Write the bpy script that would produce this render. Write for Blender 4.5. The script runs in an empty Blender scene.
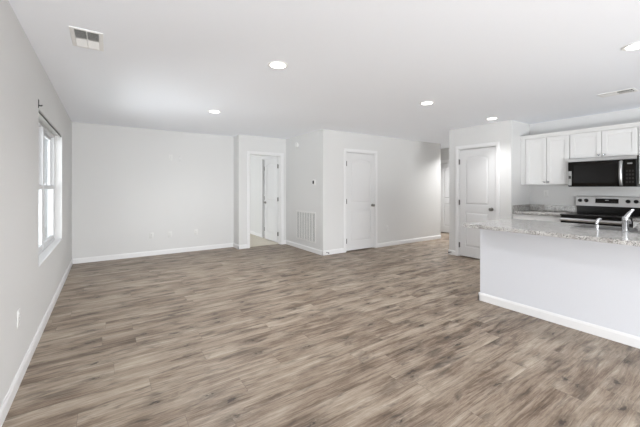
import bpy, bmesh, math, random
from mathutils import Vector, Matrix
random.seed(7)
S = bpy.context.scene
COL = S.collection
PI = math.pi

# ------------------------------------------------------------------ camera
F_PX, YAW, HY, CAM_H = 317.3, 0.5931, 187.4, 1.3148
cd = bpy.data.cameras.new('camera'); cam = bpy.data.objects.new('camera', cd); COL.objects.link(cam)
cd.sensor_fit = 'HORIZONTAL'; cd.sensor_width = 36.0
cd.lens = F_PX / 640.0 * 36.0
cd.shift_y = -(213.5 - HY) / 640.0
cd.clip_start = 0.05
cam.location = (0, 0, CAM_H); cam.rotation_euler = (PI/2, 0, -YAW)
S.camera = cam

# ------------------------------------------------------------------ world, daylight, exposure
W = bpy.data.worlds.new('sky'); S.world = W; W.use_nodes = True
bg = W.node_tree.nodes['Background']
bg.inputs['Color'].default_value = (0.90, 0.95, 1.0, 1); bg.inputs['Strength'].default_value = 0.58
S.view_settings.view_transform = 'Standard'; S.view_settings.look = 'None'
S.view_settings.exposure = 0.25; S.view_settings.gamma = 1.0
S.view_settings.use_curve_mapping = False

def area(name, loc, rot, sx, sy, energy, color=(1, 1, 1)):
    l = bpy.data.lights.new(name, 'AREA'); l.shape = 'RECTANGLE'; l.size = sx; l.size_y = sy
    l.energy = energy; l.color = color
    o = bpy.data.objects.new(name, l); COL.objects.link(o); o.location = loc; o.rotation_euler = rot
    return o
# daylight entering by the wide patio opening behind the camera (straight in),
# by the kitchen, bedroom and living windows; two upturned fill lamps are added for the ceiling
area('patio_daylight', (1.2, -4.30, 1.15), (PI/2, 0, 0), 3.0, 2.1, 25, (0.93, 0.965, 1.0))
area('patio_ceiling_fill', (1.2, -4.24, 0.55), (PI/2+math.radians(40), 0, 0), 3.0, 0.9, 345, (0.965, 0.982, 1.0))  # added fill lamp, tilted up to brighten the ceiling
area('window_ceiling_fill', (-3.3, 4.40, 0.30), (PI/2+math.radians(8), 0, -PI/2), 4.2, 1.6, 270, (0.95, 0.975, 1.0))  # unseen lamp added outside to throw light up at the far ceiling
area('living_window_daylight', (-2.4, 2.0, 1.7), (PI/2, 0, -math.radians(42)), 2.6, 2.0, 85, (0.95, 0.975, 1.0))
area('bedroom_daylight', (-0.70, 8.4, 1.35), (PI/2, 0, -PI/2), 1.6, 1.4, 46, (0.95, 0.975, 1.0))
S.cycles.use_denoising = True
S.cycles.max_bounces = 10; S.cycles.diffuse_bounces = 6; S.cycles.sample_clamp_indirect = 6

# ------------------------------------------------------------------ materials
def srgb(r, g, b):
    f = lambda c: (c/12.92 if c <= 0.04045 else ((c+0.055)/1.055)**2.4)
    return (f(r/255), f(g/255), f(b/255), 1)
def mat(name, col, rough=0.5, metal=0.0, spec=0.5, noise=0.0, nscale=8.0, bump=0.0, bscale=200.0):
    m = bpy.data.materials.new(name); m.use_nodes = True
    nt = m.node_tree; b = nt.nodes['Principled BSDF']
    b.inputs['Base Color'].default_value = col; b.inputs['Roughness'].default_value = rough
    b.inputs['Metallic'].default_value = metal; b.inputs['Specular IOR Level'].default_value = spec
    tc = nt.nodes.new('ShaderNodeTexCoord')
    if noise:
        n = nt.nodes.new('ShaderNodeTexNoise'); n.inputs['Scale'].default_value = nscale; n.inputs['Detail'].default_value = 4
        nt.links.new(tc.outputs['Object'], n.inputs['Vector'])
        r = nt.nodes.new('ShaderNodeMixRGB'); r.blend_type = 'MULTIPLY'; r.inputs['Fac'].default_value = noise
        r.inputs['Color1'].default_value = col
        nt.links.new(n.outputs['Fac'], r.inputs['Color2']); nt.links.new(r.outputs['Color'], b.inputs['Base Color'])
    if bump:
        n2 = nt.nodes.new('ShaderNodeTexNoise'); n2.inputs['Scale'].default_value = bscale; n2.inputs['Detail'].default_value = 3
        nt.links.new(tc.outputs['Object'], n2.inputs['Vector'])
        bp = nt.nodes.new('ShaderNodeBump'); bp.inputs['Strength'].default_value = bump; bp.inputs['Distance'].default_value = 0.002
        nt.links.new(n2.outputs['Fac'], bp.inputs['Height']); nt.links.new(bp.outputs['Normal'], b.inputs['Normal'])
    return m
def emis(name, col, s):
    m = bpy.data.materials.new(name); m.use_nodes = True; nt = m.node_tree
    for n in list(nt.nodes): nt.nodes.remove(n)
    e = nt.nodes.new('ShaderNodeEmission'); e.inputs['Color'].default_value = col; e.inputs['Strength'].default_value = s
    o = nt.nodes.new('ShaderNodeOutputMaterial'); nt.links.new(e.outputs[0], o.inputs[0])
    return m

M = {}
M['wall'] = mat('wall_paint', srgb(217, 217, 216), 0.75, spec=0.25, bump=0.15, bscale=350)
M['ceiling'] = mat('ceiling_paint', srgb(247, 250, 255), 0.9, spec=0.1, bump=0.3, bscale=160)
M['trim'] = mat('trim_gloss_paint', srgb(230, 230, 230), 0.4, spec=0.4)
M['half_wall'] = mat('half_wall_paint', srgb(215, 217, 222), 0.6, spec=0.3, bump=0.1, bscale=350)
M['door'] = mat('door_paint', srgb(221, 221, 221), 0.4, spec=0.4)
M['cabinet'] = mat('cabinet_paint', srgb(228, 228, 227), 0.4, spec=0.4)
M['plastic'] = mat('white_plastic', srgb(240, 240, 238), 0.35)
M['plate'] = mat('pale_plate_plastic', srgb(224, 224, 222), 0.4, spec=0.3)
M['vinyl'] = mat('white_vinyl', srgb(214, 215, 216), 0.45, spec=.3)
M['nickel'] = mat('satin_nickel', srgb(150, 147, 142), 0.32, 1.0, noise=0.2, nscale=60)
M['hinge'] = mat('hinge_nickel', srgb(112, 110, 107), 0.45, 0.7)
M['chrome'] = mat('chrome', srgb(196, 197, 199), 0.16, 1.0)
M['black'] = mat('black_enamel', srgb(20, 18, 17), 0.25, spec=0.2)
M['blackglass'] = mat('black_glass', srgb(20, 17, 15), 0.2, spec=0.18)
M['dark'] = mat('dark_plastic', srgb(24, 24, 25), 0.45, spec=.25)
M['void'] = mat('dark_duct', srgb(60, 60, 60), 0.9)
M['slot'] = mat('outlet_slot', srgb(70, 70, 70), 0.7)
M['bar'] = mat('dark_grey_metal', srgb(62, 62, 60), 0.5, 0.4)
M['gap'] = mat('vent_grey', srgb(150, 150, 150), 0.7)
M['sticker'] = mat('label_paper', srgb(196, 197, 196), 0.5, noise=0.5, nscale=40)
M['button'] = mat('panel_grey', srgb(40, 38, 36), 0.5, spec=.2)
M['dispmark'] = mat('display_mark', srgb(150, 150, 148), 0.5)

def steel():
    m = mat('brushed_steel', srgb(196, 196, 196), 0.3, 1.0)
    nt = m.node_tree; b = nt.nodes['Principled BSDF']
    tc = nt.nodes.new('ShaderNodeTexCoord'); mp = nt.nodes.new('ShaderNodeMapping'); mp.inputs['Scale'].default_value = (3, 3, 400)
    n = nt.nodes.new('ShaderNodeTexNoise'); n.inputs['Scale'].default_value = 1.0
    nt.links.new(tc.outputs['Object'], mp.inputs[0]); nt.links.new(mp.outputs[0], n.inputs['Vector'])
    r = nt.nodes.new('ShaderNodeMapRange'); r.inputs['To Min'].default_value = 0.25; r.inputs['To Max'].default_value = 0.42
    nt.links.new(n.outputs['Fac'], r.inputs[0]); nt.links.new(r.outputs[0], b.inputs['Roughness'])
    return m
M['steel'] = steel()

def glass():
    m = bpy.data.materials.new('window_glass'); m.use_nodes = True; nt = m.node_tree
    for n in list(nt.nodes): nt.nodes.remove(n)
    t = nt.nodes.new('ShaderNodeBsdfTransparent'); t.inputs[0].default_value = (0.97, 0.98, 0.98, 1)
    g = nt.nodes.new('ShaderNodeBsdfGlossy'); g.inputs['Roughness'].default_value = 0.02
    lw = nt.nodes.new('ShaderNodeLayerWeight'); pw = nt.nodes.new('ShaderNodeMath'); pw.operation = 'POWER'; pw.inputs[1].default_value = 5
    nt.links.new(lw.outputs['Facing'], pw.inputs[0])
    fr = nt.nodes.new('ShaderNodeMapRange'); fr.inputs['To Min'].default_value = 0.04; fr.inputs['To Max'].default_value = 0.6
    nt.links.new(pw.outputs[0], fr.inputs[0])
    mx = nt.nodes.new('ShaderNodeMixShader'); o = nt.nodes.new('ShaderNodeOutputMaterial')
    nt.links.new(fr.outputs[0], mx.inputs[0]); nt.links.new(t.outputs[0], mx.inputs[1]); nt.links.new(g.outputs[0], mx.inputs[2])
    nt.links.new(mx.outputs[0], o.inputs[0]); return m
M['glass'] = glass()

def clear_film():
    m = mat('crumpled_film', srgb(205, 205, 203), 0.2, spec=0.6, noise=0.75, nscale=45, bump=1.0, bscale=40)
    m.node_tree.nodes['Bump'].inputs['Distance'].default_value = 0.02
    return m
M['film'] = clear_film()

def granite():
    m = bpy.data.materials.new('speckled_granite'); m.use_nodes = True; nt = m.node_tree; b = nt.nodes['Principled BSDF']
    L = nt.links.new
    tc = nt.nodes.new('ShaderNodeTexCoord')
    v = nt.nodes.new('ShaderNodeTexVoronoi'); v.inputs['Scale'].default_value = 205
    L(tc.outputs['Object'], v.inputs['Vector'])
    sp = nt.nodes.new('ShaderNodeSeparateColor'); L(v.outputs['Color'], sp.inputs[0])
    cr = nt.nodes.new('ShaderNodeValToRGB'); e = cr.color_ramp
    e.interpolation = 'CONSTANT'
    e.elements[0].position = 0.0; e.elements[0].color = srgb(88, 87, 87)
    e.elements[1].position = 0.15; e.elements[1].color = srgb(146, 144, 142)
    for p, c in ((0.32, (176, 174, 171)), (0.45, (198, 196, 193)), (0.72, (215, 213, 210)), (0.92, (228, 227, 225))):
        x = e.elements.new(p); x.color = srgb(*c)
    L(sp.outputs[0], cr.inputs[0])
    n = nt.nodes.new('ShaderNodeTexNoise'); n.inputs['Scale'].default_value = 14; n.inputs['Detail'].default_value = 5
    L(tc.outputs['Object'], n.inputs['Vector'])
    r2 = nt.nodes.new('ShaderNodeValToRGB'); r2.color_ramp.elements[0].position = 0.35; r2.color_ramp.elements[0].color = srgb(206, 203, 200)
    r2.color_ramp.elements[1].position = 0.6; r2.color_ramp.elements[1].color = (1, 1, 1, 1)
    L(n.outputs['Fac'], r2.inputs[0])
    mx = nt.nodes.new('ShaderNodeMixRGB'); mx.blend_type = 'MULTIPLY'; mx.inputs['Fac'].default_value = 0.8
    L(cr.outputs[0], mx.inputs['Color1']); L(r2.outputs[0], mx.inputs['Color2']); L(mx.outputs[0], b.inputs['Base Color'])
    b.inputs['Roughness'].default_value = 0.12
    return m
M['granite'] = granite()

def planks():
    m = bpy.data.materials.new('vinyl_plank_floor'); m.use_nodes = True; nt = m.node_tree; b = nt.nodes['Principled BSDF']
    L = nt.links.new; N = nt.nodes.new
    def math_(op, a, c=None, d=None):
        n = N('ShaderNodeMath'); n.operation = op
        for i, x in enumerate((a, c, d)):
            if x is None: continue
            if isinstance(x, (int, float)): n.inputs[i].default_value = x
            else: L(x, n.inputs[i])
        return n.outputs[0]
    PW, PL = 0.178, 1.22
    tc = N('ShaderNodeTexCoord'); sx = N('ShaderNodeSeparateXYZ'); L(tc.outputs['Object'], sx.inputs[0])
    X, Y = sx.outputs[0], sx.outputs[1]
    yr = math_('DIVIDE', Y, PW); row = math_('FLOOR', yr); fy = math_('FRACT', yr)
    wn = N('ShaderNodeTexWhiteNoise'); wn.noise_dimensions = '1D'; L(row, wn.inputs['W'])
    xr = math_('ADD', math_('DIVIDE', X, PL), wn.outputs['Value']); colm = math_('FLOOR', xr); fx = math_('FRACT', xr)
    cb = N('ShaderNodeCombineXYZ'); L(row, cb.inputs[0]); L(colm, cb.inputs[1])
    pn = N('ShaderNodeTexWhiteNoise'); pn.noise_dimensions = '2D'; L(cb.outputs[0], pn.inputs['Vector'])
    rnd = pn.outputs['Value']; rz = math_('MULTIPLY', rnd, 60.0)
    wob = N('ShaderNodeTexNoise'); wob.inputs['Scale'].default_value = 1.0; wob.inputs['Detail'].default_value = 2
    wc = N('ShaderNodeCombineXYZ'); L(math_('MULTIPLY', X, 2.4), wc.inputs[0]); L(math_('MULTIPLY', Y, 5.0), wc.inputs[1]); L(rz, wc.inputs[2]); L(wc.outputs[0], wob.inputs['Vector'])
    Yw = math_('ADD', Y, math_('MULTIPLY', math_('SUBTRACT', wob.outputs['Fac'], 0.5), 0.045))
    def coords(kx, ky):
        c = N('ShaderNodeCombineXYZ'); L(math_('MULTIPLY', X, kx), c.inputs[0]); L(math_('MULTIPLY', Yw, ky), c.inputs[1]); L(rz, c.inputs[2]); return c.outputs[0]
    def noise(vec, det, dist, rough=0.55):
        n = N('ShaderNodeTexNoise'); n.inputs['Scale'].default_value = 1.0; n.inputs['Detail'].default_value = det
        n.inputs['Distortion'].default_value = dist; n.inputs['Roughness'].default_value = rough; L(vec, n.inputs['Vector']); return n.outputs['Fac']
    broad = noise(coords(2.0, 8.5), 5, 0.3, 0.58)
    band = noise(coords(1.2, 26.0), 3, 0.2, 0.6)
    streak = noise(coords(4.0, 80.0), 4, 0.2, 0.65)
    grain = noise(coords(11.0, 190.0), 3, 0.1, 0.8)
    smear = noise(coords(3.4, 13.0), 5, 0.5, 0.6)
    v = math_('ADD', math_('MULTIPLY', broad, 0.68), math_('MULTIPLY', band, 0.32))
    v = math_('ADD', v, math_('MULTIPLY', math_('SUBTRACT', streak, 0.5), 0.42))
    v = math_('ADD', v, math_('MULTIPLY', math_('SUBTRACT', grain, 0.5), 0.40))
    v = math_('ADD', v, math_('MULTIPLY', math_('SUBTRACT', rnd, 0.5), 0.06))
    cr = N('ShaderNodeValToRGB'); e = cr.color_ramp
    e.elements[0].position = 0.26; e.elements[0].color = srgb(78, 62, 49)
    e.elements[1].position = 0.72; e.elements[1].color = srgb(181, 168, 152)
    for p, c in ((0.38, (110, 93, 78)), (0.47, (137, 121, 105)), (0.57, (156, 142, 126))):
        x = e.elements.new(p); x.color = srgb(*c)
    L(v, cr.inputs[0])
    # knots: a fraction of the cells of a stretched Voronoi carry a dark, wobbly core and a softer halo
    wn2 = N('ShaderNodeTexNoise'); wn2.inputs['Scale'].default_value = 1.0; wn2.inputs['Detail'].default_value = 3; L(coords(14.0, 30.0), wn2.inputs['Vector'])
    wsc = N('ShaderNodeVectorMath'); wsc.operation = 'MULTIPLY_ADD'; L(wn2.outputs['Color'], wsc.inputs[0]); wsc.inputs[1].default_value = (0.35, 0.35, 0); L(coords(2.6, 6.0), wsc.inputs[2])
    vo = N('ShaderNodeTexVoronoi'); vo.voronoi_dimensions = '2D'; vo.inputs['Scale'].default_value = 1.0; L(wsc.outputs[0], vo.inputs['Vector'])
    vs = N('ShaderNodeSeparateColor'); L(vo.outputs['Color'], vs.inputs[0])
    has = math_('GREATER_THAN', vs.outputs[0], 0.50)
    def falloff(a0, a1):
        k = N('ShaderNodeMapRange'); k.inputs['From Min'].default_value = a0; k.inputs['From Max'].default_value = a1; k.inputs['To Min'].default_value = 1.0; k.inputs['To Max'].default_value = 0.0
        L(vo.outputs['Distance'], k.inputs[0]); return k.outputs[0]
    kf = math_('ADD', math_('MULTIPLY', falloff(0.03, 0.10), 0.50), math_('MULTIPLY', falloff(0.06, 0.42), 0.42))
    kf = math_('MULTIPLY', kf, has)
    crack = noise(coords(22.0, 60.0), 3, 0.8, 0.7)
    ckr = N('ShaderNodeMapRange'); ckr.inputs['From Min'].default_value = 0.38; ckr.inputs['From Max'].default_value = 0.58; ckr.inputs['To Min'].default_value = 0.35; ckr.inputs['To Max'].default_value = 1.35; L(crack, ckr.inputs[0])
    kf = math_('MINIMUM', math_('MULTIPLY', kf, ckr.outputs[0]), 0.92)
    sm = N('ShaderNodeMapRange'); sm.inputs['From Min'].default_value = 0.53; sm.inputs['From Max'].default_value = 0.72; L(smear, sm.inputs[0])
    kf = math_('MAXIMUM', kf, math_('MULTIPLY', sm.outputs[0], 0.75))
    mx = N('ShaderNodeMixRGB'); mx.inputs['Color2'].default_value = srgb(50, 39, 31)
    L(kf, mx.inputs['Fac']); L(cr.outputs[0], mx.inputs['Color1'])
    # seams between planks
    ey = math_('MULTIPLY', math_('MINIMUM', fy, math_('SUBTRACT', 1.0, fy)), PW)
    ex = math_('MULTIPLY', math_('MINIMUM', fx, math_('SUBTRACT', 1.0, fx)), PL)
    seam = math_('LESS_THAN', math_('MINIMUM', ex, ey), 0.0016)
    mx2 = N('ShaderNodeMixRGB'); mx2.inputs['Color2'].default_value = srgb(70, 60, 52)
    L(math_('MULTIPLY', seam, 0.35), mx2.inputs['Fac']); L(mx.outputs[0], mx2.inputs['Color1'])
    L(mx2.outputs[0], b.inputs['Base Color'])
    rr = N('ShaderNodeMapRange'); rr.inputs['To Min'].default_value = 0.36; rr.inputs['To Max'].default_value = 0.52; L(grain, rr.inputs[0]); L(rr.outputs[0], b.inputs['Roughness'])
    b.inputs['Specular IOR Level'].default_value = 0.45
    bp = N('ShaderNodeBump'); bp.inputs['Strength'].default_value = 0.12; bp.inputs['Distance'].default_value = 0.001
    L(grain, bp.inputs['Height']); L(bp.outputs['Normal'], b.inputs['Normal'])
    return m
M['planks'] = planks()
M['carpet'] = mat('beige_carpet', srgb(232, 224, 209), 0.95, spec=0.05, noise=0.35, nscale=120, bump=1.0, bscale=300)
M['concrete'] = mat('pale_concrete', srgb(205, 206, 204), 0.9, noise=0.2, nscale=3)
M['lens'] = emis('lamp_lens', (1.0, 0.98, 0.955, 1), 8.0)

# ------------------------------------------------------------------ mesh helpers
class MB:
    def __init__(s): s.bm = bmesh.new()
    def box(s, x0, x1, y0, y1, z0, z1, bev=0.0, seg=2):
        x0, x1 = min(x0, x1), max(x0, x1); y0, y1 = min(y0, y1), max(y0, y1); z0, z1 = min(z0, z1), max(z0, z1)
        r = bmesh.ops.create_cube(s.bm, size=1.0)
        for v in r['verts']:
            v.co = Vector(((x0+x1)/2+v.co.x*(x1-x0), (y0+y1)/2+v.co.y*(y1-y0), (z0+z1)/2+v.co.z*(z1-z0)))
        if bev:
            es = list({e for v in r['verts'] for e in v.link_edges})
            bmesh.ops.bevel(s.bm, geom=es, offset=bev, segments=seg, profile=0.5, affect='EDGES')
        return s
    def prism(s, pts, axis, a, b):
        """outline pts in the two remaining axes (order kept), extruded along axis from a to b"""
        def mk(p, t):
            return {'x': (t, p[0], p[1]), 'y': (p[0], t, p[1]), 'z': (p[0], p[1], t)}[axis]
        va = [s.bm.verts.new(mk(p, a)) for p in pts]; vb = [s.bm.verts.new(mk(p, b)) for p in pts]
        n = len(pts)
        s.bm.faces.new(va); s.bm.faces.new(vb[::-1])
        for i in range(n): s.bm.faces.new((va[i], vb[i], vb[(i+1) % n], va[(i+1) % n]))
        return s
    def frustum(s, outer, inner, ya, yb):
        """panel in the xz plane: outer outline at y=ya, inner outline at y=yb"""
        va = [s.bm.verts.new((p[0], ya, p[1])) for p in outer]; vb = [s.bm.verts.new((p[0], yb, p[1])) for p in inner]
        n = len(outer)
        s.bm.faces.new(vb); s.bm.faces.new(va[::-1])
        for i in range(n): s.bm.faces.new((va[i], va[(i+1) % n], vb[(i+1) % n], vb[i]))
        return s
    def lathe(s, prof, center=(0, 0, 0), axis='z', n=24, cap=True):
        """prof: list of (radius, height)"""
        c = Vector(center)
        def pt(r, h, a):
            u, v = r*math.cos(a), r*math.sin(a)
            return c + Vector({'z': (u, v, h), 'y': (u, h, v), 'x': (h, u, v)}[axis])
        rings = []
        for r, h in prof:
            if r < 1e-6: rings.append([s.bm.verts.new(pt(0, h, 0))])
            else: rings.append([s.bm.verts.new(pt(r, h, 2*PI*i/n)) for i in range(n)])
        for A, B in zip(rings, rings[1:]):
            if len(A) == 1 and len(B) == 1: continue
            for i in range(n):
                j = (i+1) % n
                if len(A) == 1: s.bm.faces.new((A[0], B[i], B[j]))
                elif len(B) == 1: s.bm.faces.new((A[i], A[j], B[0]))
                else: s.bm.faces.new((A[i], A[j], B[j], B[i]))
        for R in (rings[0], rings[-1]):
            if len(R) > 1 and cap: s.bm.faces.new(R)
        return s
    def tube(s, pts, rad, n=12):
        pts = [Vector(p) for p in pts]; rad = rad if isinstance(rad, (list, tuple)) else [rad]*len(pts)
        rings = []; up = None
        for i, p in enumerate(pts):
            t = (pts[min(i+1, len(pts)-1)] - pts[max(i-1, 0)]).normalized()
            if up is None: up = t.orthogonal().normalized()
            up = (up - t*up.dot(t)).normalized(); w = t.cross(up)
            rings.append([s.bm.verts.new(p + (up*math.cos(2*PI*k/n) + w*math.sin(2*PI*k/n))*rad[i]) for k in range(n)])
        for A, B in zip(rings, rings[1:]):
            for k in range(n): s.bm.faces.new((A[k], A[(k+1) % n], B[(k+1) % n], B[k]))
        s.bm.faces.new(rings[0]); s.bm.faces.new(rings[-1])
        return s
    def build(s, name, m, parent=None, smooth=False, loc=None, rz=0.0):
        bmesh.ops.recalc_face_normals(s.bm, faces=s.bm.faces)
        me = bpy.data.meshes.new(name); s.bm.to_mesh(me); s.bm.free(); me.materials.append(m)
        if smooth:
            for p in me.polygons: p.use_smooth = True
            me.set_sharp_from_angle(angle=math.radians(38))
        o = bpy.data.objects.new(name, me); COL.objects.link(o)
        if parent: o.parent = parent
        if loc: o.location = loc
        if rz: o.rotation_euler = (0, 0, rz)
        return o
def empty(name, loc, rz=0.0):
    o = bpy.data.objects.new(name, None); COL.objects.link(o); o.location = loc; o.rotation_euler = (0, 0, rz)
    o.empty_display_size = 0.1; return o
def tag(o, label, cat, group=None, kind=None):
    o['label'] = label; o['category'] = cat
    if group: o['group'] = group
    if kind: o['kind'] = kind
    return o
def struct(o, label=None, cat=None):
    o['kind'] = 'structure'
    if label: o['label'] = label
    if cat: o['category'] = cat
    return o
def kids(o): return [c for c in bpy.data.objects if c.parent == o]
def copy_tree(o, parent=None):
    c = o.copy(); COL.objects.link(c); c.parent = parent
    for ch in kids(o):
        if ch.type != 'LIGHT': copy_tree(ch, c)      # each lamp gets a light of its own
    return c

# ------------------------------------------------------------------ room numbers (metres)
H = 2.44
XL, YF, XJ, YD, XC, YE, XW = -0.489, 6.894, 2.34, 6.565, 3.472, 5.053, 7.16
XP, YR, YQ, XK = 5.606, 3.761, 2.605, 6.263
XH = 8.10                    # hall end wall
YB = -4.2                    # wall behind the camera
T = 0.12
WZ0, WZ1, WY0, WY1 = 0.62, 2.0, 3.67, 5.44

# ------------------------------------------------------------------ shell
b = MB(); b.box(XL-0.15, XH+0.15, YB-0.15, YD+0.10, -0.12, 0); b.box(XL-0.15, XJ+0.06, YD+0.10, YF+0.06, -0.12, 0); b.box(6.9, XH+0.15, YD+0.10, 8.2, -0.12, 0)
struct(b.build('floor', M['planks']), 'grey brown wood plank floor', 'floor')
b = MB(); b.box(XJ+0.06, 4.2, YD+0.10, YF+0.06, -0.12, 0.006); b.box(XL-0.15, 4.2, YF+0.06, 9.75, -0.12, 0.006)
struct(b.build('floor_bedroom', M['carpet']), 'beige carpet beyond the open doorway', 'floor')
b = MB(); b.box(XL-0.15, XH+0.15, YB-0.15, 9.75, H, H+0.12)
struct(b.build('ceiling', M['ceiling']), 'white flat ceiling', 'ceiling')

def wall(name, boxes, m='wall', label=None):
    b = MB()
    for x in boxes: b.box(*x)
    return struct(b.build(name, M[m]), label, 'wall' if label else None)
wl = XL-0.15
wall('wall_left', [(wl, XL, YB-0.15, WY0, 0, H), (wl, XL, WY1, YF+T, 0, H), (wl, XL, WY0, WY1, 0, WZ0), (wl, XL, WY0, WY1, WZ1, H)], label='pale grey wall with the window')
wall('wall_far', [(XL, XJ+T, YF, YF+T, 0, H)], label='far pale grey wall with outlets')
DX0, DX1, DZ = 2.58, 3.345, 2.045       # bedroom doorway
wall('wall_jog', [(XJ, XJ+T, YD, YF, 0, H)], label='short wall return beside the open doorway')
wall('wall_bedroom_door', [(XJ+T, DX0, YD, YD+T, 0, H), (DX1, XC, YD, YD+T, 0, H), (DX0, DX1, YD, YD+T, DZ, H)], label='wall around the open doorway')
wall('wall_return_side', [(XC, XC+T, YE+T, YD+T, 0, H)], label='wall with thermostat and air grille')
EX0, EX1 = 4.04, 4.85                  # closet door
wall('wall_closet', [(XC, EX0, YE, YE+T, 0, H), (EX1, XW, YE, YE+T, 0, H), (EX0, EX1, YE, YE+T, DZ, H)], label='wall around the closed middle door')
wall('wall_hall_left', [(XW-T, XW, YE+T, 8.0, 0, H)])
HY0, HY1 = 5.00, 5.76
wall('wall_hall_end', [(XH, XH+T, YR, HY0, 0, H), (XH, XH+T, HY1, 8.1, 0, H), (XH, XH+T, HY0, HY1, DZ, H), (XH+T, XH+T+0.03, HY0-.1, HY1+.1, 0, DZ+.1)], label='hallway end wall')
wall('wall_hall_back', [(XC+T, XH+T, 8.0, 8.1, 0, H)])
wall('wall_closet_back', [(XC+T, XW-T, 6.5, 6.6, 0, H)])
PY0, PY1 = 2.85, 3.56                  # pantry door
wall('wall_pantry', [(XP, XP+T, YQ, PY0, 0, H), (XP, XP+T, PY1, YR, 0, H), (XP, XP+T, PY0, PY1, DZ, H)], label='pantry wall around the closed door')
wall('wall_pantry_return', [(XP+T, XK, YQ, YQ+T, 0, H)], label='pantry wall return beside the upper cabinets')
wall('wall_pantry_back', [(XP+T, XH+T, YR-T, YR, 0, H)])
wall('wall_kitchen', [(XK, XK+T, YB-0.15, YR-T, 0, H)], label='kitchen wall behind the range')
# wall behind the camera with a wide patio opening and a kitchen window opening
yb0, yb1 = YB-0.15, YB
wall('wall_back', [(XL, -0.3, yb0, yb1, 0, H), (-0.3, 2.7, yb0, yb1, 2.2, H), (2.7, 4.5, yb0, yb1, 0, H), (4.5, 5.9, yb0, yb1, 0, 1.1),
                   (4.5, 5.9, yb0, yb1, 2.1, H), (5.9, XK, yb0, yb1, 0, H)])
# bedroom shell: side wall seen through the doorway, with a further opening in it
XB = 3.39
BY0, BY1 = 6.95, 7.70
wall('wall_bedroom_side', [(XB, XB+T, BY1, 9.6, 0, H), (XB, XC, YD+T, BY0, 0, H), (XB, XB+T, BY0, BY1, DZ, H)], label='bedroom wall seen through the open doorway')
wall('wall_bedroom_recess', [(XB+T+.001, XB+T+.04, BY0-.1, BY1+.1, 0, DZ+.1)])
wall('wall_bedroom_back', [(XL, XB+T, 9.6, 9.7, 0, H)])
wall('wall_bedroom_left', [(wl, XL, YF+T, 7.6, 0, H), (wl, XL, 9.2, 9.7, 0, H), (wl, XL, 7.6, 9.2, 0, .65), (wl, XL, 7.6, 9.2, 2.05, H)])
b = MB(); b.box(-14, XL-0.16, -4, 16, -0.32, -0.2)
struct(b.build('ground_outside', M['concrete']), 'pale ground outside the window', 'ground')

# baseboards: profile with a small chamfered top
BH, BT = 0.09, 0.014
def base(name, runs, label=None):
    b = MB()
    for (x0, y0, x1, y1, nx, ny) in runs:
        prof = [(0, 0), (BT, 0), (BT, BH-0.02), (0.006, BH), (0, BH)]
        va = [b.bm.verts.new((x0+nx*d, y0+ny*d, z)) for d, z in prof]
        vb = [b.bm.verts.new((x1+nx*d, y1+ny*d, z)) for d, z in prof]
        n = len(prof); b.bm.faces.new(va); b.bm.faces.new(vb[::-1])
        for i in range(n): b.bm.faces.new((va[i], va[(i+1) % n], vb[(i+1) % n], vb[i]))
    return struct(b.build(name, M['trim']), label, 'baseboard' if label else None)
CW, CT = 0.060, 0.016      # casing width, thickness
base('baseboard_left', [(XL, YB, XL, YF, 1, 0)], 'white baseboard along the window wall')
base('baseboard_far', [(XL, YF, XJ, YF, 0, -1), (XJ, YF, XJ, YD-BT, -1, 0), (XJ-BT, YD, DX0-CW, YD, 0, -1)], 'white baseboard along the far wall')
base('baseboard_return_side', [(DX1+CW, YD, XC, YD, 0, -1), (XC, YD, XC, YE-BT, -1, 0)], 'white baseboard under the air grille')
base('baseboard_closet', [(XC-BT, YE, EX0-CW, YE, 0, -1), (EX1+CW, YE, XW, YE, 0, -1)], 'white baseboard beside the middle door')
base('baseboard_pantry', [(XP, YR+BT, XP, PY1+CW, -1, 0), (XP, PY0-CW, XP, YQ, -1, 0), (XP-BT, YR, XH, YR, 0, 1)], 'white baseboard beside the pantry door')
base('baseboard_hall', [(XH, YR, XH, HY0-CW, -1, 0), (XH, HY1+CW, XH, 8.0, -1, 0)], 'white baseboard at the hallway end')
base('baseboard_bedroom', [(XB, BY1+CW, XB, 9.6, -1, 0)], 'white baseboard beyond the open doorway')
base('baseboard_back', [(XL, YB, -0.3, YB, 0, 1), (2.7, YB, XK, YB, 0, 1)])

# door casings and jambs, in local coordinates: x along the wall, front is -y, z up
def casing(name, w, loc, rz, depth=T, label=None, stop=True):
    b = MB(); z1 = DZ
    b.box(-CW, 0, -CT, 0, 0, z1+CW, 0.004, 1); b.box(w, w+CW, -CT, 0, 0, z1+CW, 0.004, 1); b.box(0, w, -CT, 0, z1, z1+CW, 0.004, 1)
    b.box(-CW+0.012, -0.020, -CT-0.003, -CT+.002, 0, z1+0.020); b.box(w+0.020, w+CW-0.012, -CT-0.003, -CT+.002, 0, z1+0.020)
    b.box(-CW+0.012, w+CW-0.012, -CT-0.003, -CT+.002, z1+0.020, z1+CW-0.012)
    j = 0.012
    b.box(0, j, 0, depth, 0, z1); b.box(w-j, w, 0, depth, 0, z1); b.box(j, w-j, 0, depth, z1-j, z1)
    if stop:
        b.box(j, j+.01, 0.055, 0.09, 0, z1-j); b.box(w-j-.01, w-j, 0.055, 0.09, 0, z1-j); b.box(j, w-j, 0.055, 0.09, z1-j-.01, z1-j)
    return struct(b.build(name, M['trim'], loc=loc, rz=rz), label, 'door casing' if label else None)
casing('trim_1', DX1-DX0, (DX0, YD, 0), 0, label='white casing around the open doorway', stop=False)
casing('trim_2', EX1-EX0, (EX0, YE, 0), 0, label='white casing around the middle closed door')
casing('trim_3', PY1-PY0, (XP, PY1, 0), -PI/2, label='white casing around the pantry door')
casing('trim_4', HY1-HY0, (XH, HY1, 0), -PI/2, label='white casing around the hallway door')
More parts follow.
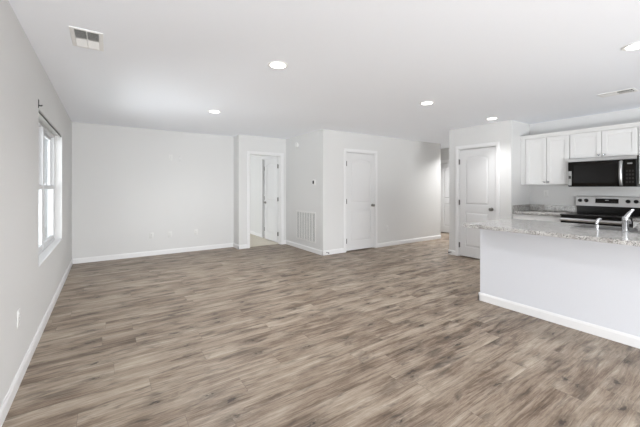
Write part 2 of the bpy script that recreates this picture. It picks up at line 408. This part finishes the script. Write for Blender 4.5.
casing('trim_5', BY1-BY0, (XB, BY1, 0), -PI/2, label='white casing inside the bedroom', stop=False)

# two panel arch top door leaf; local origin at the hinge bottom corner, x across, thickness in y from 0 to t
def door_leaf(name, w, h=2.02, gap=0.020):
    b = MB(); t = 0.035; d = 0.0105
    st, br, lr0, lr1, tr = 0.115, 0.20, 0.86, 0.99, 0.115
    b.box(0, w, d, t-d, gap, h)
    xs0, xs1 = st, w-st
    def arch(m, side=1):
        n = 14; rise = 0.055
        pts = []
        for i in range(n+1):
            u = i/n; x = xs0+m+(xs1-xs0-2*m)*u
            k = 1-(2*u-1)**2
            pts.append((x, h-tr-rise-m+rise*k**0.8))
        return pts
    for ya, yb, fl in ((0, d, 1), (t-d, t, -1)):
        b.box(0, st, ya, yb, gap, h); b.box(w-st, w, ya, yb, gap, h)
        b.box(st, w-st, ya, yb, gap, br); b.box(st, w-st, ya, yb, lr0, lr1)
        ap = arch(0)
        b.prism(ap + [(xs1, h), (xs0, h)], 'y', ya, yb)
        # raised fields
        def ring(m, top):
            lo = lr1 if top else br
            if top: return [(xs0+m, lo+m), (xs1-m, lo+m)] + arch(m)[::-1]
            return [(xs0+m, lo+m), (xs1-m, lo+m), (xs1-m, lr0-m), (xs0+m, lr0-m)]
        y_in = d+0.0005 if fl == 1 else t-d-0.0005; y_out = 0.002 if fl == 1 else t-0.002
        for top in (True, False): b.frustum(ring(0.016, top), ring(0.042, top), y_in, y_out)
    return b.build(name, M['door'])
def door_hardware(leaf, w, handle_z=0.93, hinge_side_y=-0.004):
    for z in (0.22, 1.03, 1.80):
        MB().box(-0.0065, 0.012, -0.0035, 0.0, z-0.045, z+0.045).lathe([(0.0085, z-0.05), (0.0085, z+0.05)], (-0.001, hinge_side_y-0.0045, 0), 'z', 10).build('hinge', M['hinge'], leaf, True)
    k = MB().lathe([(0.031, 0), (0.031, -0.006), (0.012, -0.010), (0.011, -0.028), (0.022, -0.036), (0.029, -0.048), (0.027, -0.060), (0.016, -0.067), (0, -0.068)],
               (w-0.065, 0.0, handle_z), 'y', 20)
    k.lathe([(0.031, 0), (0.031, 0.006), (0.012, 0.010), (0.011, 0.028), (0.022, 0.036), (0.029, 0.048), (0.027, 0.060), (0.016, 0.067), (0, 0.068)],
               (w-0.065, 0.035, handle_z), 'y', 20)
    kb = k.build('door_knob', M['nickel'], leaf, True)
    kb['label'] = 'satin nickel door knob'
    MB().box(w, w+0.0015, 0.006, 0.029, handle_z-0.03, handle_z+0.03).build('latch_plate', M['hinge'], leaf)
def place_door(name, w, loc, rz, label, hw=True):
    l = door_leaf(name, w); l.location = loc; l.rotation_euler = (0, 0, rz)
    if hw: door_hardware(l, w)
    struct(l, label, 'door'); return l
j = 0.013
# closed doors: the hinge side is on the left as seen from the room
place_door('door_2', EX1-EX0-2*j-0.006, (EX0+j+0.003, YE+0.004, 0), 0, 'closed white two-panel arched door in the middle wall')
place_door('door_3', PY1-PY0-2*j-0.006, (XP+0.004, PY1-j-0.003, 0), -PI/2, 'closed white two-panel pantry door behind the kitchen peninsula')
place_door('door_4', HY1-HY0-2*j-0.006, (XH+0.019, HY1-j-0.003, 0), -PI/2, 'white door at the end of the hallway')
place_door('door_5', BY1-BY0-2*j-0.006, (XB+0.05, BY1-j-0.003, 0.006), -PI/2, 'white closet door half hidden behind the open bedroom door')
# bedroom door standing open 90 degrees into the bedroom, hinged on the right jamb
d1 = door_leaf('door_1', 0.735)
struct(d1, 'white two-panel door standing open into the carpeted bedroom', 'door')
d1.location = (DX1+0.011, YD+T+0.008, 0.006); d1.rotation_euler = (0, 0, PI/2)
for z in (0.22, 1.03, 1.80):
    MB().box(-0.018, 0.0, 0.004, 0.030, z-0.045, z+0.045).lathe([(0.0075, z-0.047), (0.0075, z+0.047)], (-0.006, 0.040, 0), 'z', 10).build('hinge', M['hinge'], d1, True)
k = MB()
for s, y in ((-1, 0.0), (1, 0.035)):
    k.lathe([(0.031, 0), (0.031, s*0.006), (0.012, s*0.010), (0.011, s*0.028), (0.022, s*0.036), (0.027, s*0.044), (0.025, s*0.05), (0.016, s*0.054), (0, s*0.055)][:9 if s > 0 else 9], (0.67, y, 0.93), 'y', 20)
kb = k.build('door_knob', M['nickel'], d1, True); kb['label'] = 'satin nickel door knob'
MB().box(0.735, 0.7365, 0.006, 0.029, 0.90, 0.96).build('latch_plate', M['hinge'], d1)

# ------------------------------------------------------------------ windows (two double hung units side by side)
def window(name, y0, y1, label):
    fx0, fx1 = XL-0.145, XL-0.075           # frame depth
    f = MB(); w = 0.035
    f.box(fx0, fx1, y0, y0+w, WZ0, WZ1); f.box(fx0, fx1, y1-w, y1, WZ0, WZ1)
    f.box(fx0, fx1, y0+w, y1-w, WZ1-w, WZ1); f.box(fx0, fx1, y0+w, y1-w, WZ0, WZ0+w)
    root = f.build(name, M['vinyl'])
    struct(root, label, 'window')
    zm = 1.315; s = 0.042
    def sash(nm, xa, xb, za, zb):
        m = MB(); ya, yb = y0+w+.001, y1-w-.001
        m.box(xa, xb, ya, ya+s, za, zb, .003, 1); m.box(xa, xb, yb-s, yb, za, zb, .003, 1)
        m.box(xa, xb, ya+s, yb-s, za, za+s, .003, 1); m.box(xa, xb, ya+s, yb-s, zb-s, zb, .003, 1)
        o = m.build(nm, M['vinyl'], root)
        xm = (xa+xb)/2
        MB().box(xm-.002, xm+.002, ya+s-.004, yb-s+.004, za+s-.004, zb-s+.004).build('glass_pane', M['glass'], o)
        return o
    sash('upper_sash', fx0+.008, fx0+.035, zm-0.02, WZ1-w-.001)
    lo = sash('lower_sash', fx0+.037, fx1-.004, WZ0+w+.001, zm+0.022)
    ym = (y0+y1)/2
    for yy in (ym-.2, ym+.2):
        MB().box(fx1-.03, fx1-.004, yy-.03, yy+.03, zm+.022, zm+.034, .003, 1).lathe([(.012, zm+.034), (.012, zm+.042), (0, zm+.044)], (fx1-.017, yy, 0), 'z', 12).build('sash_lock', M['vinyl'], lo)
    return root
ymid = (WY0+WY1)/2
window('window_1', ymid+.001, WY1, 'white double-hung window unit nearer the far corner')
window('window_2', WY0, ymid-.001, 'white double-hung window unit nearer the viewer, hidden in the reveal')
b = MB(); b.box(XL-0.074, XL+0.006, WY0+.001, WY1-.001, WZ0, WZ0+0.012, .003, 1)
struct(b.build('trim_6', M['trim']), 'white sill board at the foot of the window opening', 'window sill')
# thin dark rail tracing a dark line at the head of the opening, black bracket above its near end
r = empty('window_head_bar', (XL-0.012, WY0+.01, WZ1-.008))
tag(r, 'thin dark grey rail along the top edge of the window opening', 'bar')
MB().tube([(0, 0.004, 0), (0, WY1-WY0-.024, 0)], 0.0055, 10).build('rod', M['bar'], r, True)
for y in (0.0, WY1-WY0-.024): MB().lathe([(0.0078, y), (0.0078, y+.004)], (0, 0, 0), 'y', 14).build('end_cap', M['bar'], r, True)
r = empty('wall_bracket', (XL, WY0-.012, WZ1+.005))
tag(r, 'small black bracket on the wall above the near window corner', 'bracket')
MB().box(0, .004, -.009, .009, 0, .075, .001, 1).build('back_plate', M['dark'], r)
MB().tube([(.004, 0, .022), (.022, 0, .022), (.026, 0, .030)], .005, 8).build('hook', M['dark'], r, True)
for z in (.055, .068): MB().lathe([(.004, .004), (.004, .0055), (0, .007)], (0, 0, z), 'x', 10).build('screw', M['hinge'], r, True)

# ------------------------------------------------------------------ ceiling fixtures
LIGHTS = [((1.31, 2.635), 12, 'recessed ceiling light nearest the viewer, above the middle of the room'),
          ((1.332, 4.775), 12, 'recessed ceiling light farthest left, toward the far wall'),
          ((3.547, 2.71), 5, 'recessed ceiling light between the middle door and the pantry'),
          ((5.225, 2.727), 3.8, 'recessed ceiling light just in front of the pantry door'),
          ((3.497, 0.677), 2, 'recessed ceiling light above the peninsula at the right edge'),
          ((7.6, 4.90), 20, 'unseen ceiling light added to brighten the hallway end'),  # out-of-view lamp put in to brighten the hall end
          ((7.0, 4.30), 9, 'recessed ceiling light in the hallway behind the pantry corner')]
def ceiling_light():
    root = empty('ceiling_light', (0, 0, H))
    n = 32
    MB().lathe([(0.071, 0), (0.094, 0), (0.094, -0.003), (0.088, -0.007), (0.071, -0.005), (0.071, 0)], (0, 0, 0), 'z', n, cap=False).build('trim_ring', M['plastic'], root, True)
    MB().lathe([(0.070, 0), (0.070, -0.004), (0, -0.0045)], (0, 0, 0), 'z', n).build('lens', M['lens'], root, True)
    return root
proto = ceiling_light()
for i, ((x, y), pw, lb) in enumerate(LIGHTS):
    o = proto if i == 0 else copy_tree(proto)
    o.location = (x, y, H); tag(o, lb, 'ceiling light', 'recessed ceiling lights')
    l = bpy.data.lights.new('lamp_glow', 'AREA'); l.shape = 'DISK'; l.size = 0.14; l.energy = pw; l.spread = math.radians(85 if i == 3 else 140 if i < 2 else 120); l.color = (1, 1, 1)
    lo = bpy.data.objects.new('lamp_glow', l); COL.objects.link(lo); lo.parent = o; lo.location = (0, 0, -.006)

def register(name, lx, ly, loc, rz, label):
    """two way ceiling register, long side ly; vanes lie across and lean away from the middle"""
    root = empty(name, loc, rz)
    f = 0.028; a, c = lx/2, ly/2
    m = MB()
    m.box(-a, -a+f, -c, c, -.007, 0, .003, 1); m.box(a-f, a, -c, c, -.007, 0, .003, 1)
    m.box(-a+f, a-f, -c, -c+f, -.007, 0, .003, 1); m.box(-a+f, a-f, c-f, c, -.007, 0, .003, 1)
    m.build('frame', M['plastic'], root)
    MB().box(-a+f, a-f, -c+f, c-f, -.0012, -.0002).build('duct', M['void'], root)
    v = MB(); n = 9
    for i in range(n*2):
        y = -c+f+.012+(i+.0)*(2*(c-f)-.024)/(2*n-1)
        s = -1 if i < n else 1
        dy = .0075*s
        p = [(y-dy, -.0015), (y-dy+.0016, -.0015), (y+dy+.0016, -.011), (y+dy, -.011)]
        v.prism(p, 'x', -a+f, a-f)
    v.box(-.003, .003, -c+f, c-f, -.011, -.002); v.box(-a+f, a-f, -.006, .006, -.010, -.002)
    v.build('louver', M['plastic'], root)
    return tag(root, label, 'vent')
register('ceiling_vent', 0.20, 0.36, (-0.117, 2.985, H), 0, 'white ceiling air register near the left wall')
register('ceiling_vent', 0.19, 0.33, (5.03, 1.15, H), 0, 'white ceiling air register above the kitchen near the range')

# ------------------------------------------------------------------ wall fittings
def outlet():
    root = empty('wall_outlet', (0, 0, 0))          # front is -y, centre at origin
    MB().box(-.035, .035, -.006, 0, -.057, .057, .003, 2).build('cover_plate', M['plate'], root, True)
    for z in (-.021, .021):
        o = MB().box(-.016, .016, -.0085, -.004, z-.014, z+.014, .003, 2).build('receptacle', M['plate'], root, True)
        MB().box(-.008, -.006, -.0088, -.008, z-.004, z+.006).box(.006, .008, -.0088, -.008, z-.004, z+.006).lathe([(.0025, -.0088), (.0025, -.008)], (0, 0, z-.008), 'y', 8).build('slot', M['gap'], o)
    MB().lathe([(.003, -.0075), (.003, -.006)], (0, 0, 0), 'y', 10).build('screw', M['hinge'], root)
    return root
po = outlet()
OUT = [((0.726, YF, .385), 0, 'white wall outlet low on the far wall, leftmost of three'),
       ((1.052, YF, .382), 0, 'white wall outlet low on the far wall, middle of three'),
       ((1.546, YF, .390), 0, 'white wall outlet low on the far wall, rightmost of three'),
       ((1.062, YF, 1.907), 0, 'white wall outlet high on the far wall'),
       ((5.215, YE, .406), 0, 'white wall outlet right of the middle door'),
       ((XL, 2.89, .44), PI/2, 'white wall outlet low on the window wall'),
       ((XK, 2.348, 1.21), -PI/2, 'white wall outlet on the kitchen wall under the left cabinet')]
for i, (loc, rz, lb) in enumerate(OUT):
    o = po if i == 0 else copy_tree(po)
    o.location = loc; o.rotation_euler = (0, 0, rz); tag(o, lb, 'outlet', 'wall outlets')
r = empty('cable_plate', (1.235, YF, 1.90))
tag(r, 'blank white cable plate high on the far wall beside the upper outlet', 'wall plate')
MB().box(-.035, .035, -.005, 0, -.057, .057, .002, 1).build('cover_plate', M['wall'], r)
MB().lathe([(.006, -.005), (.006, -.010), (.0, -.010)], (0, 0, 0), 'y', 12).build('connector', M['plastic'], r)
for z in (-.042, .042): MB().lathe([(.003, -.0063), (.003, -.005)], (0, 0, z), 'y', 10).build('screw', M['hinge'], r)

# thermostat, round detector and return air grille on the return side wall (front -y local -> -X world)
r = empty('thermostat', (XC, 5.355, 1.415), -PI/2)
tag(r, 'small white thermostat with a dark screen on the wall above the air grille', 'thermostat')
MB().box(-.056, .056, -.006, 0, -.062, .062, .003, 2).build('wall_plate', M['plate'], r, True)
MB().box(-.045, .045, -.026, -.006, -.050, .050, .006, 2).build('housing', M['plate'], r, True)
MB().box(-.028, .028, -.0275, -.025, -.030, .036, .001, 1).build('screen', M['dark'], r)
r = empty('wall_detector', (XC, 6.054, 2.245), -PI/2)
tag(r, 'small round white detector high on the wall above the air grille', 'detector')
MB().lathe([(.062, 0), (.062, -.012), (.054, -.026), (.030, -.032), (0, -.033)], (0, 0, 0), 'y', 28).build('housing', M['plate'], r, True)
MB().lathe([(.018, -.030), (.018, -.0345), (0, -.035)], (0, 0, 0), 'y', 16).build('sensor_cap', M['plate'], r, True)
r = empty('return_grille', (XC, 5.683, .505), -PI/2)
tag(r, 'large white return air grille low on the wall beside the open doorway', 'air grille')
a, c, f = .385, .31, .03
m = MB(); m.box(-a, a, -.010, 0, c-f, c, .003, 1); m.box(-a, a, -.010, 0, -c, -c+f, .003, 1)
m.box(-a, -a+f, -.010, 0, -c+f, c-f, .003, 1); m.box(a-f, a, -.010, 0, -c+f, c-f, .003, 1); m.build('frame', M['plate'], r)
MB().box(-a+f, a-f, -.0012, -.0002, -c+f, c-f).build('filter', M['gap'], r)
m = MB(); n = 40
for i in range(n):
    z = -c+f+.008+i*(2*(c-f)-.016)/(n-1)
    m.prism([(-.0015, z+.003), (-.0015, z+.0038), (-.0085, z-.0022), (-.0085, z-.003)], 'x', -a+f, a-f)
for i in range(1, 7):
    x = -a+f+i*(2*(a-f))/7; m.box(x-.017, x+.017, -.0095, -.0013, -c+f, c-f)
m.build('louver', M['plate'], r)

# door stops screwed to the baseboards
def door_stop(loc, rz, label):
    root = empty('door_stop', loc, rz); tag(root, label, 'door stop', 'door stops')
    MB().lathe([(.011, 0), (.011, -.004), (.005, -.006), (.005, -.055)], (0, 0, 0), 'y', 14).build('stem', M['hinge'], root, True)
    MB().lathe([(.010, -.055), (.011, -.060), (.010, -.070), (0, -.072)], (0, 0, 0), 'y', 14).build('rubber_tip', M['dark'], root, True)
door_stop((XC+.085, YE-BT, .05), 0, 'small dark door stop on the baseboard left of the middle door')
door_stop((XP-BT, YR-.045, .05), -PI/2, 'small dark door stop on the baseboard left of the pantry door')

# ------------------------------------------------------------------ kitchen
# cabinets: local x to the viewer's right, front at y=0, back at y=depth
def shaker(w, h, t=.019, st=.057):
    m = MB(); z = .001
    m.box(z, st, 0, t, z, h-z, .0015, 1); m.box(w-st, w-z, 0, t, z, h-z, .0015, 1)
    m.box(st, w-st, 0, t, z, st, .0015, 1); m.box(st, w-st, 0, t, h-st, h-z, .0015, 1)
    m.box(st-.004, w-st+.004, .009, t-.001, st-.004, h-st+.004)
    return m
def knob(x, z, y, parent, m='chrome'):
    MB().lathe([(.007, 0), (.006, -.010), (.013, -.016), (.0155, -.021), (.012, -.026), (0, -.028)], (x, y, z), 'y', 18).build('knob', M[m], parent, True)
def doors_on(root, x0, x1, z0, z1, n, knobz, single_right=True):
    w = (x1-x0)/n; g = .0025
    for i in range(n):
        d = shaker(w-2*g, z1-z0).build('door', M['cabinet'], root, loc=(x0+i*w+g, -.020, z0))
        kx = (w-2*g-.028) if (n == 1 and single_right) or (n == 2 and i == 0) else .028
        knob(kx, knobz-z0, 0, d)
def upper_cab(y_left, w, z0, z1, n, label, filler=0.0, depth=.31):
    r = empty('upper_cabinet', (XK-depth, y_left, 0), -PI/2)
    tag(r, label, 'cabinet', 'upper kitchen cabinets')
    MB().box(.0005, w-.0005, 0, depth-.001, z0, z1).build('body', M['cabinet'], r)
    if filler: MB().box(.001, filler, -.020, 0, z0, z1, .001, 1).build('filler_strip', M['cabinet'], r)
    doors_on(r, filler+.004, w-.004, z0+.004, z1-.012, n, z0+.040)
    return r
UY = 1.907
upper_cab(2.603, 2.603-UY, 1.362, 2.135, 2, 'white two-door upper cabinet left of the microwave', filler=.072)
upper_cab(UY, .762, 1.748, 2.135, 2, 'short white two-door upper cabinet above the microwave')
upper_cab(UY-.762, .62, 1.362, 2.135, 2, 'white upper cabinet right of the microwave, cut by the photo edge')
m = MB()      # crown along the cabinet tops (runs along Y)
xf = XK-.31-.020
m.prism([(XK-.001, 2.1355), (xf, 2.1355), (xf-.004, 2.144), (xf-.012, 2.164), (xf-.024, 2.182), (xf-.024, 2.193), (XK-.001, 2.193)], 'y', 2.604, UY-.762-.62)
tag(m.build('crown_moulding', M['cabinet']), 'white crown moulding running along the tops of the upper cabinets', 'moulding')

def base_cab(loc, rz, w, label, n=2, depth=.58, group='base cabinets', drawer=True):
    r = empty('base_cabinet', loc, rz); tag(r, label, 'cabinet', group)
    MB().box(.0005, w-.0005, 0, depth, .105, .875).box(.001, w-.001, .07, depth, 0, .105).build('body', M['cabinet'], r)
    zt = .865
    if drawer:
        d = MB().box(.004, w-.004, -.020, -.001, .715, .865, .002, 1).build('drawer', M['cabinet'], r); knob(w/2, .79, -.020, d)
        zt = .708
    doors_on(r, .002, w-.002, .112, zt, n, zt-.045)
    return r
XCF = 5.63            # counter front
base_cab((5.665, 2.603, 0), -PI/2, 2.603-UY-.002, 'white base cabinet in the kitchen corner left of the range')
base_cab((5.665, UY-.764, 0), -PI/2, .90, 'white base cabinet right of the range')
def wall_counter(y0, y1, label, side=False):
    r = empty('countertop', ((XCF+XK)/2, (y0+y1)/2, .876)); tag(r, label, 'countertop')
    cx, cy = (XCF+XK)/2, (y0+y1)/2
    MB().box(XCF-cx, XK-.001-cx, y0-cy, y1-cy, 0, .038, .004, 2).build('slab', M['granite'], r, True)
    m = MB().box(XK-.021-cx, XK-.001-cx, y0-cy, y1-cy, .0385, .14, .002, 1)
    if side: m.box(XCF+.01-cx, XK-.0215-cx, y1-cy-.02, y1-cy, .0385, .14, .002, 1)
    m.build('backsplash', M['granite'], r)
wall_counter(UY+.002, 2.603, 'speckled grey granite countertop with backsplash left of the range', True)
wall_counter(UY-.764-.90, UY-.764, 'speckled grey granite countertop right of the range')

# range
RW = .758
r = empty('range', (5.60, UY-.002, 0), -PI/2)
tag(r, 'freestanding stainless and black electric range below the microwave', 'range')
D = XK-5.60-.004
MB().box(0, RW, 0, D, .03, .900).box(.03, RW-.03, .05, D-.03, 0, .03).build('body', M['black'], r)
ct = MB().box(-.001, RW+.001, -.045, D-.05, .9005, .922, .004, 2).build('cooktop', M['blackglass'], r, True)
for (x, y, ra) in ((.20, .16, .095), (.56, .16, .075), (.20, .42, .075), (.56, .42, .095)):
    MB().lathe([(ra-.003,   .9223), (ra,   .9223), (ra, .9227), (ra-.003, .9227), (ra-.003,   .9223)], (x, y, 0), 'z', 36, cap=False).build('burner_ring', M['button'], ct)
MB().box(.001, RW-.001, D-.05, D, .9005, 1.03).box(.001, RW-.001, D-.075, D-.05, 1.008, 1.03).build('vent_riser', M['black'], r)
# sloped bright strip seen low on the riser, then the control panel
MB().prism([(D-.085, 1.031), (D-.001, 1.031), (D-.001, 1.180), (D-.052, 1.180), (D-.064, 1.172)], 'x', .001, RW-.001).build('control_panel', M['steel'], r, True)
def on_panel(z): return D-.085+(z-1.031)/(1.172-1.031)*.021
sl = math.atan2(.021, .141)
for x in (.052, .130, .606, .690):
    k = MB().lathe([(.026, 0), (.026, -.010), (.022, -.028), (.012, -.030), (0, -.030)], (0, 0, 0), 'y', 22).box(-.004, .004, -.036, -.010, -.022, .022, .001, 1).build('knob', M['dark'], r, True)
    k.location = (x, on_panel(1.112)+.001, 1.112); k.rotation_euler = (-sl, 0, 0)
dp = MB().box(.240, .505, -.003, .004, -.034, .034, .001, 1).build('display', M['blackglass'], r)
dp.location = (0, on_panel(1.112), 1.112); dp.rotation_euler = (-sl, 0, 0)
MB().box(.355, .395, -.0036, -.002, .004, .016).build('clock_window', M['dispmark'], dp)
for i in range(5): MB().box(.262+i*.017, .272+i*.017, -.0036, -.002, -.014, -.008).build('button', M['button'], dp)
for i in range(4): MB().box(.42+i*.017, .43+i*.017, -.0036, -.002, -.014, -.008).build('button', M['button'], dp)
od = MB().box(.004, RW-.004, -.040, -.001, .215, .893, .006, 2).build('oven_door', M['black'], r, True)
MB().box(.09, RW-.09, -.0425, -.0395, .36, .70, .001, 1).build('oven_window', M['blackglass'], od)
MB().box(.01, RW-.01, -.0425, -.0395, .725, .80, .001, 1).build('door_band', M['steel'], od)
hd = MB().tube([(.015, -.085, .853), (RW-.015, -.085, .853)], .0235, 16)
for x in (.045, RW-.045): hd.box(x-.011, x+.011, -.083, -.039, .843, .863, .002, 1)
hd.build('handle', M['steel'], od, True)
MB().box(.004, RW-.004, -.035, -.001, .045, .208, .005, 2).build('drawer', M['steel'], r, True)

# over the range microwave
MD = .40
r = empty('microwave', (XK-MD, UY-.002, 1.325), -PI/2)
tag(r, 'black over-the-range microwave with a stainless top band above the range', 'microwave')
HH = 1.7475-1.325
MB().box(0, RW, .022, MD-.001, 0, HH).build('body', M['black'], r)
MB().box(.001, RW-.001, -.003, .0215, HH-.050, HH, .003, 1).build('top_band', M['steel'], r)
dr = MB().box(.001, RW-.124, -.006, .0215, .006, HH-.053, .004, 2).build('door', M['blackglass'], r, True)
MB().box(.070, RW-.205, -.0070, -.0055, .055, HH-.095, .0005, 1).build('door_window', M['black'], dr)
pts = [(RW-.152, -.006, .025)] + [(RW-.152, -.006-.042*math.sin(PI*(.1+.8*i/12)), .03+(HH-.11)*i/12) for i in range(13)] + [(RW-.152, -.006, HH-.078)]
m = MB().tube(pts, .019, 14)
m.build('handle', M['steel'], dr, True)
lb = MB().box(.004, .046, -.0075, -.0055, .02, .235).build('sticker', M['sticker'], dr)
lb['label'] = 'pale grey label sheet on the door'
MB().box(.009, .041, -.0079, -.007, .12, .165).build('printed_band', M['bar'], lb)
cp = MB().box(RW-.122, RW-.014, -.006, .0215, .006, HH-.053, .003, 1).build('control_panel', M['blackglass'], r, True)
MB().box(RW-.092, RW-.042, -.0067, -.005, HH-.115, HH-.098).build('display', M['dispmark'], cp)
for i in range(3):
    for k in range(4):
        MB().box(RW-.106+i*.030, RW-.086+i*.030, -.0067, -.0055, .05+k*.05, .078+k*.05).build('button', M['button'], cp)
MB().box(RW-.0125, RW-.001, -.004, .0215, .006, HH-.053, .002, 1).build('side_trim', M['dark'], r)

# peninsula: half wall toward the living room, granite top, cabinets behind
NX0, NX1, NY1, NY0 = 3.618, 3.735, 2.026, -0.95
b = MB(); b.box(NX0, NX1, NY0, NY1, 0, .8755)
struct(b.build('wall_peninsula', M['half_wall']), 'white half wall under the peninsula countertop', 'wall')
base('baseboard_peninsula', [(NX0, NY1+BT, NX0, NY0, -1, 0), (NX0-BT, NY1, NX1, NY1, 0, 1)], 'white baseboard along the foot of the peninsula')
for i, (y, w, lb) in enumerate(((NY0, .88, 'white base cabinet under the near end of the peninsula'), (-.07, .61, 'white base cabinet in the middle of the peninsula'),
                              (.54, .915, 'white sink base cabinet under the peninsula'), (1.455, .565, 'white base cabinet at the far end of the peninsula'))):
    if i == 2: continue
    base_cab((NX1+.001+.56, y, 0), PI/2, w-.001, lb, 2, .559, 'peninsula base cabinets')
# sink base (open topped so the bowl hangs inside)
r = empty('base_cabinet', (NX1+.001+.56, .54, 0), PI/2); tag(r, 'white sink base cabinet under the peninsula', 'cabinet', 'peninsula base cabinets')
w = .914; dpt = .559
MB().box(.0005, .018, 0, dpt, .105, .875).box(w-.018, w-.0005, 0, dpt, .105, .875).box(.018, w-.018, 0, .018, .105, .875).box(.018, w-.018, dpt-.01, dpt, .105, .875).box(.018, w-.018, .018, dpt-.01, .105, .123).box(.001, w-.001, .07, dpt, 0, .105).build('body', M['cabinet'], r)
doors_on(r, .002, w-.002, .112, .865, 2, .80)

PX0, PX1, PY_0, PY_1 = 3.285, 4.34, NY0-.02, 2.035
SX0, SX1, SY0, SY1 = 3.90, 4.245, .56, 1.235      # sink cut-out
r = empty('peninsula_countertop', ((PX0+PX1)/2, (PY_0+PY_1)/2, .876))
tag(r, 'long speckled grey granite peninsula countertop overhanging the half wall', 'countertop')
ox, oy = (PX0+PX1)/2, (PY_0+PY_1)/2
m = MB()
zs = (0, .038)
outer = [(PX0, PY_0), (PX1, PY_0), (PX1, PY_1), (PX0, PY_1)]; inner = [(SX0, SY0), (SX1, SY0), (SX1, SY1), (SX0, SY1)]
V = {}
for z in zs:
    V[z] = ([m.bm.verts.new((x-ox, y-oy, z)) for x, y in outer], [m.bm.verts.new((x-ox, y-oy, z)) for x, y in inner])
    for i in range(4):
        k = (i+1) % 4; m.bm.faces.new((V[z][0][i], V[z][0][k], V[z][1][k], V[z][1][i]))
for q in (0, 1):
    for i in range(4):
        k = (i+1) % 4; m.bm.faces.new((V[0][q][i], V[0][q][k], V[.038][q][k], V[.038][q][i]))
s = m.build('slab', M['granite'], r)
bv = s.modifiers.new('bevel', 'BEVEL'); bv.width = .004; bv.segments = 2; bv.limit_method = 'ANGLE'

r = empty('sink', ((SX0+SX1)/2, (SY0+SY1)/2, .70)); tag(r, 'stainless double bowl sink set into the peninsula countertop', 'sink')
hx, hyy = (SX1-SX0)/2-.002, (SY1-SY0)/2-.002
m = MB(); t = .002
def bowl(m, y0, y1):
    m.box(-hx, -hx+t, y0, y1, 0, .212); m.box(hx-t, hx, y0, y1, 0, .212)
    m.box(-hx+t, hx-t, y0, y0+t, 0, .212); m.box(-hx+t, hx-t, y1-t, y1, 0, .212); m.box(-hx+t, hx-t, y0+t, y1-t, 0, t)
bowl(m, -hyy, -.008); bowl(m, .008, hyy); m.box(-hx, hx, -.008, .008, .196, .200)
m.build('bowl', M['steel'], r)
m = MB(); e = .018; z0, z1 = .2145, .2185
m.box(-hx-e, -hx+.004, -hyy-e, hyy+e, z0, z1, .001, 1); m.box(hx-.004, hx+e, -hyy-e, hyy+e, z0, z1, .001, 1)
m.box(-hx+.004, hx-.004, -hyy-e, -hyy+.004, z0, z1, .001, 1); m.box(-hx+.004, hx-.004, hyy-.004, hyy+e, z0, z1, .001, 1)
m.build('rim', M['steel'], r)
for y in (-hyy/2, hyy/2): MB().lathe([(.045, .0022), (.045, .004), (.03, .003), (0, .003)], (0, y, 0), 'z', 20).build('drain', M['chrome'], r, True)

FZ = .9142
r = empty('faucet', (3.845, .825, FZ)); tag(r, 'chrome single lever kitchen faucet on the peninsula countertop', 'faucet')
MB().lathe([(.030, 0), (.030, .006), (.024, .012), (.0225, .10), (.024, .105), (.024, .125), (.019, .140), (0, .146)], (0, 0, 0), 'z', 24).build('body', M['chrome'], r, True)
MB().tube([(.004, -.002, .130), (.010, -.012, .150), (.020, -.026, .178), (.032, -.040, .198), (.038, -.046, .204)], [.018, .0165, .013, .0105, .009], 14).build('lever', M['chrome'], r, True)
MB().tube([(.016, 0, .075), (.06, .004, .095), (.11, .007, .104), (.16, .010, .098), (.185, .011, .080), (.188, .011, .066)], [.014, .013, .0125, .012, .012, .013], 14).build('spout', M['chrome'], r, True)
r = empty('side_sprayer', (3.845, 1.022, FZ)); tag(r, 'chrome side sprayer standing left of the faucet', 'sprayer')
MB().lathe([(.022, 0), (.022, .006), (.015, .012), (.0135, .045), (.0, .046)], (0, 0, 0), 'z', 20).build('base', M['chrome'], r, True)
MB().tube([(0, 0, .044), (0, 0, .075), (.004, -.004, .092), (.016, -.014, .100), (.026, -.022, .099)], [.012, .014, .015, .014, .011], 14).build('spray_head', M['chrome'], r, True)

# crumpled film bundle lying beside the faucet
bm = bmesh.new(); bmesh.ops.create_icosphere(bm, subdivisions=4, radius=1.0)
for v in bm.verts:
    n = v.co.normalized()
    k = 1+.16*math.sin(7*n.x+2*n.z)*math.cos(6*n.y)+.09*math.sin(15*n.y+11*n.z)+.06*math.sin(23*n.x-17*n.z)
    v.co = Vector((n.x*.058*k, n.y*.105*k, max(-.050, n.z*.070*k)))
fb = MB(); fb.bm.free(); fb.bm = bm
o = fb.build('plastic_bundle', M['film'], None, True, loc=(3.83, .645, FZ+.050))
tag(o, 'crumpled pale plastic bundle on the countertop right of the faucet', 'plastic bag')
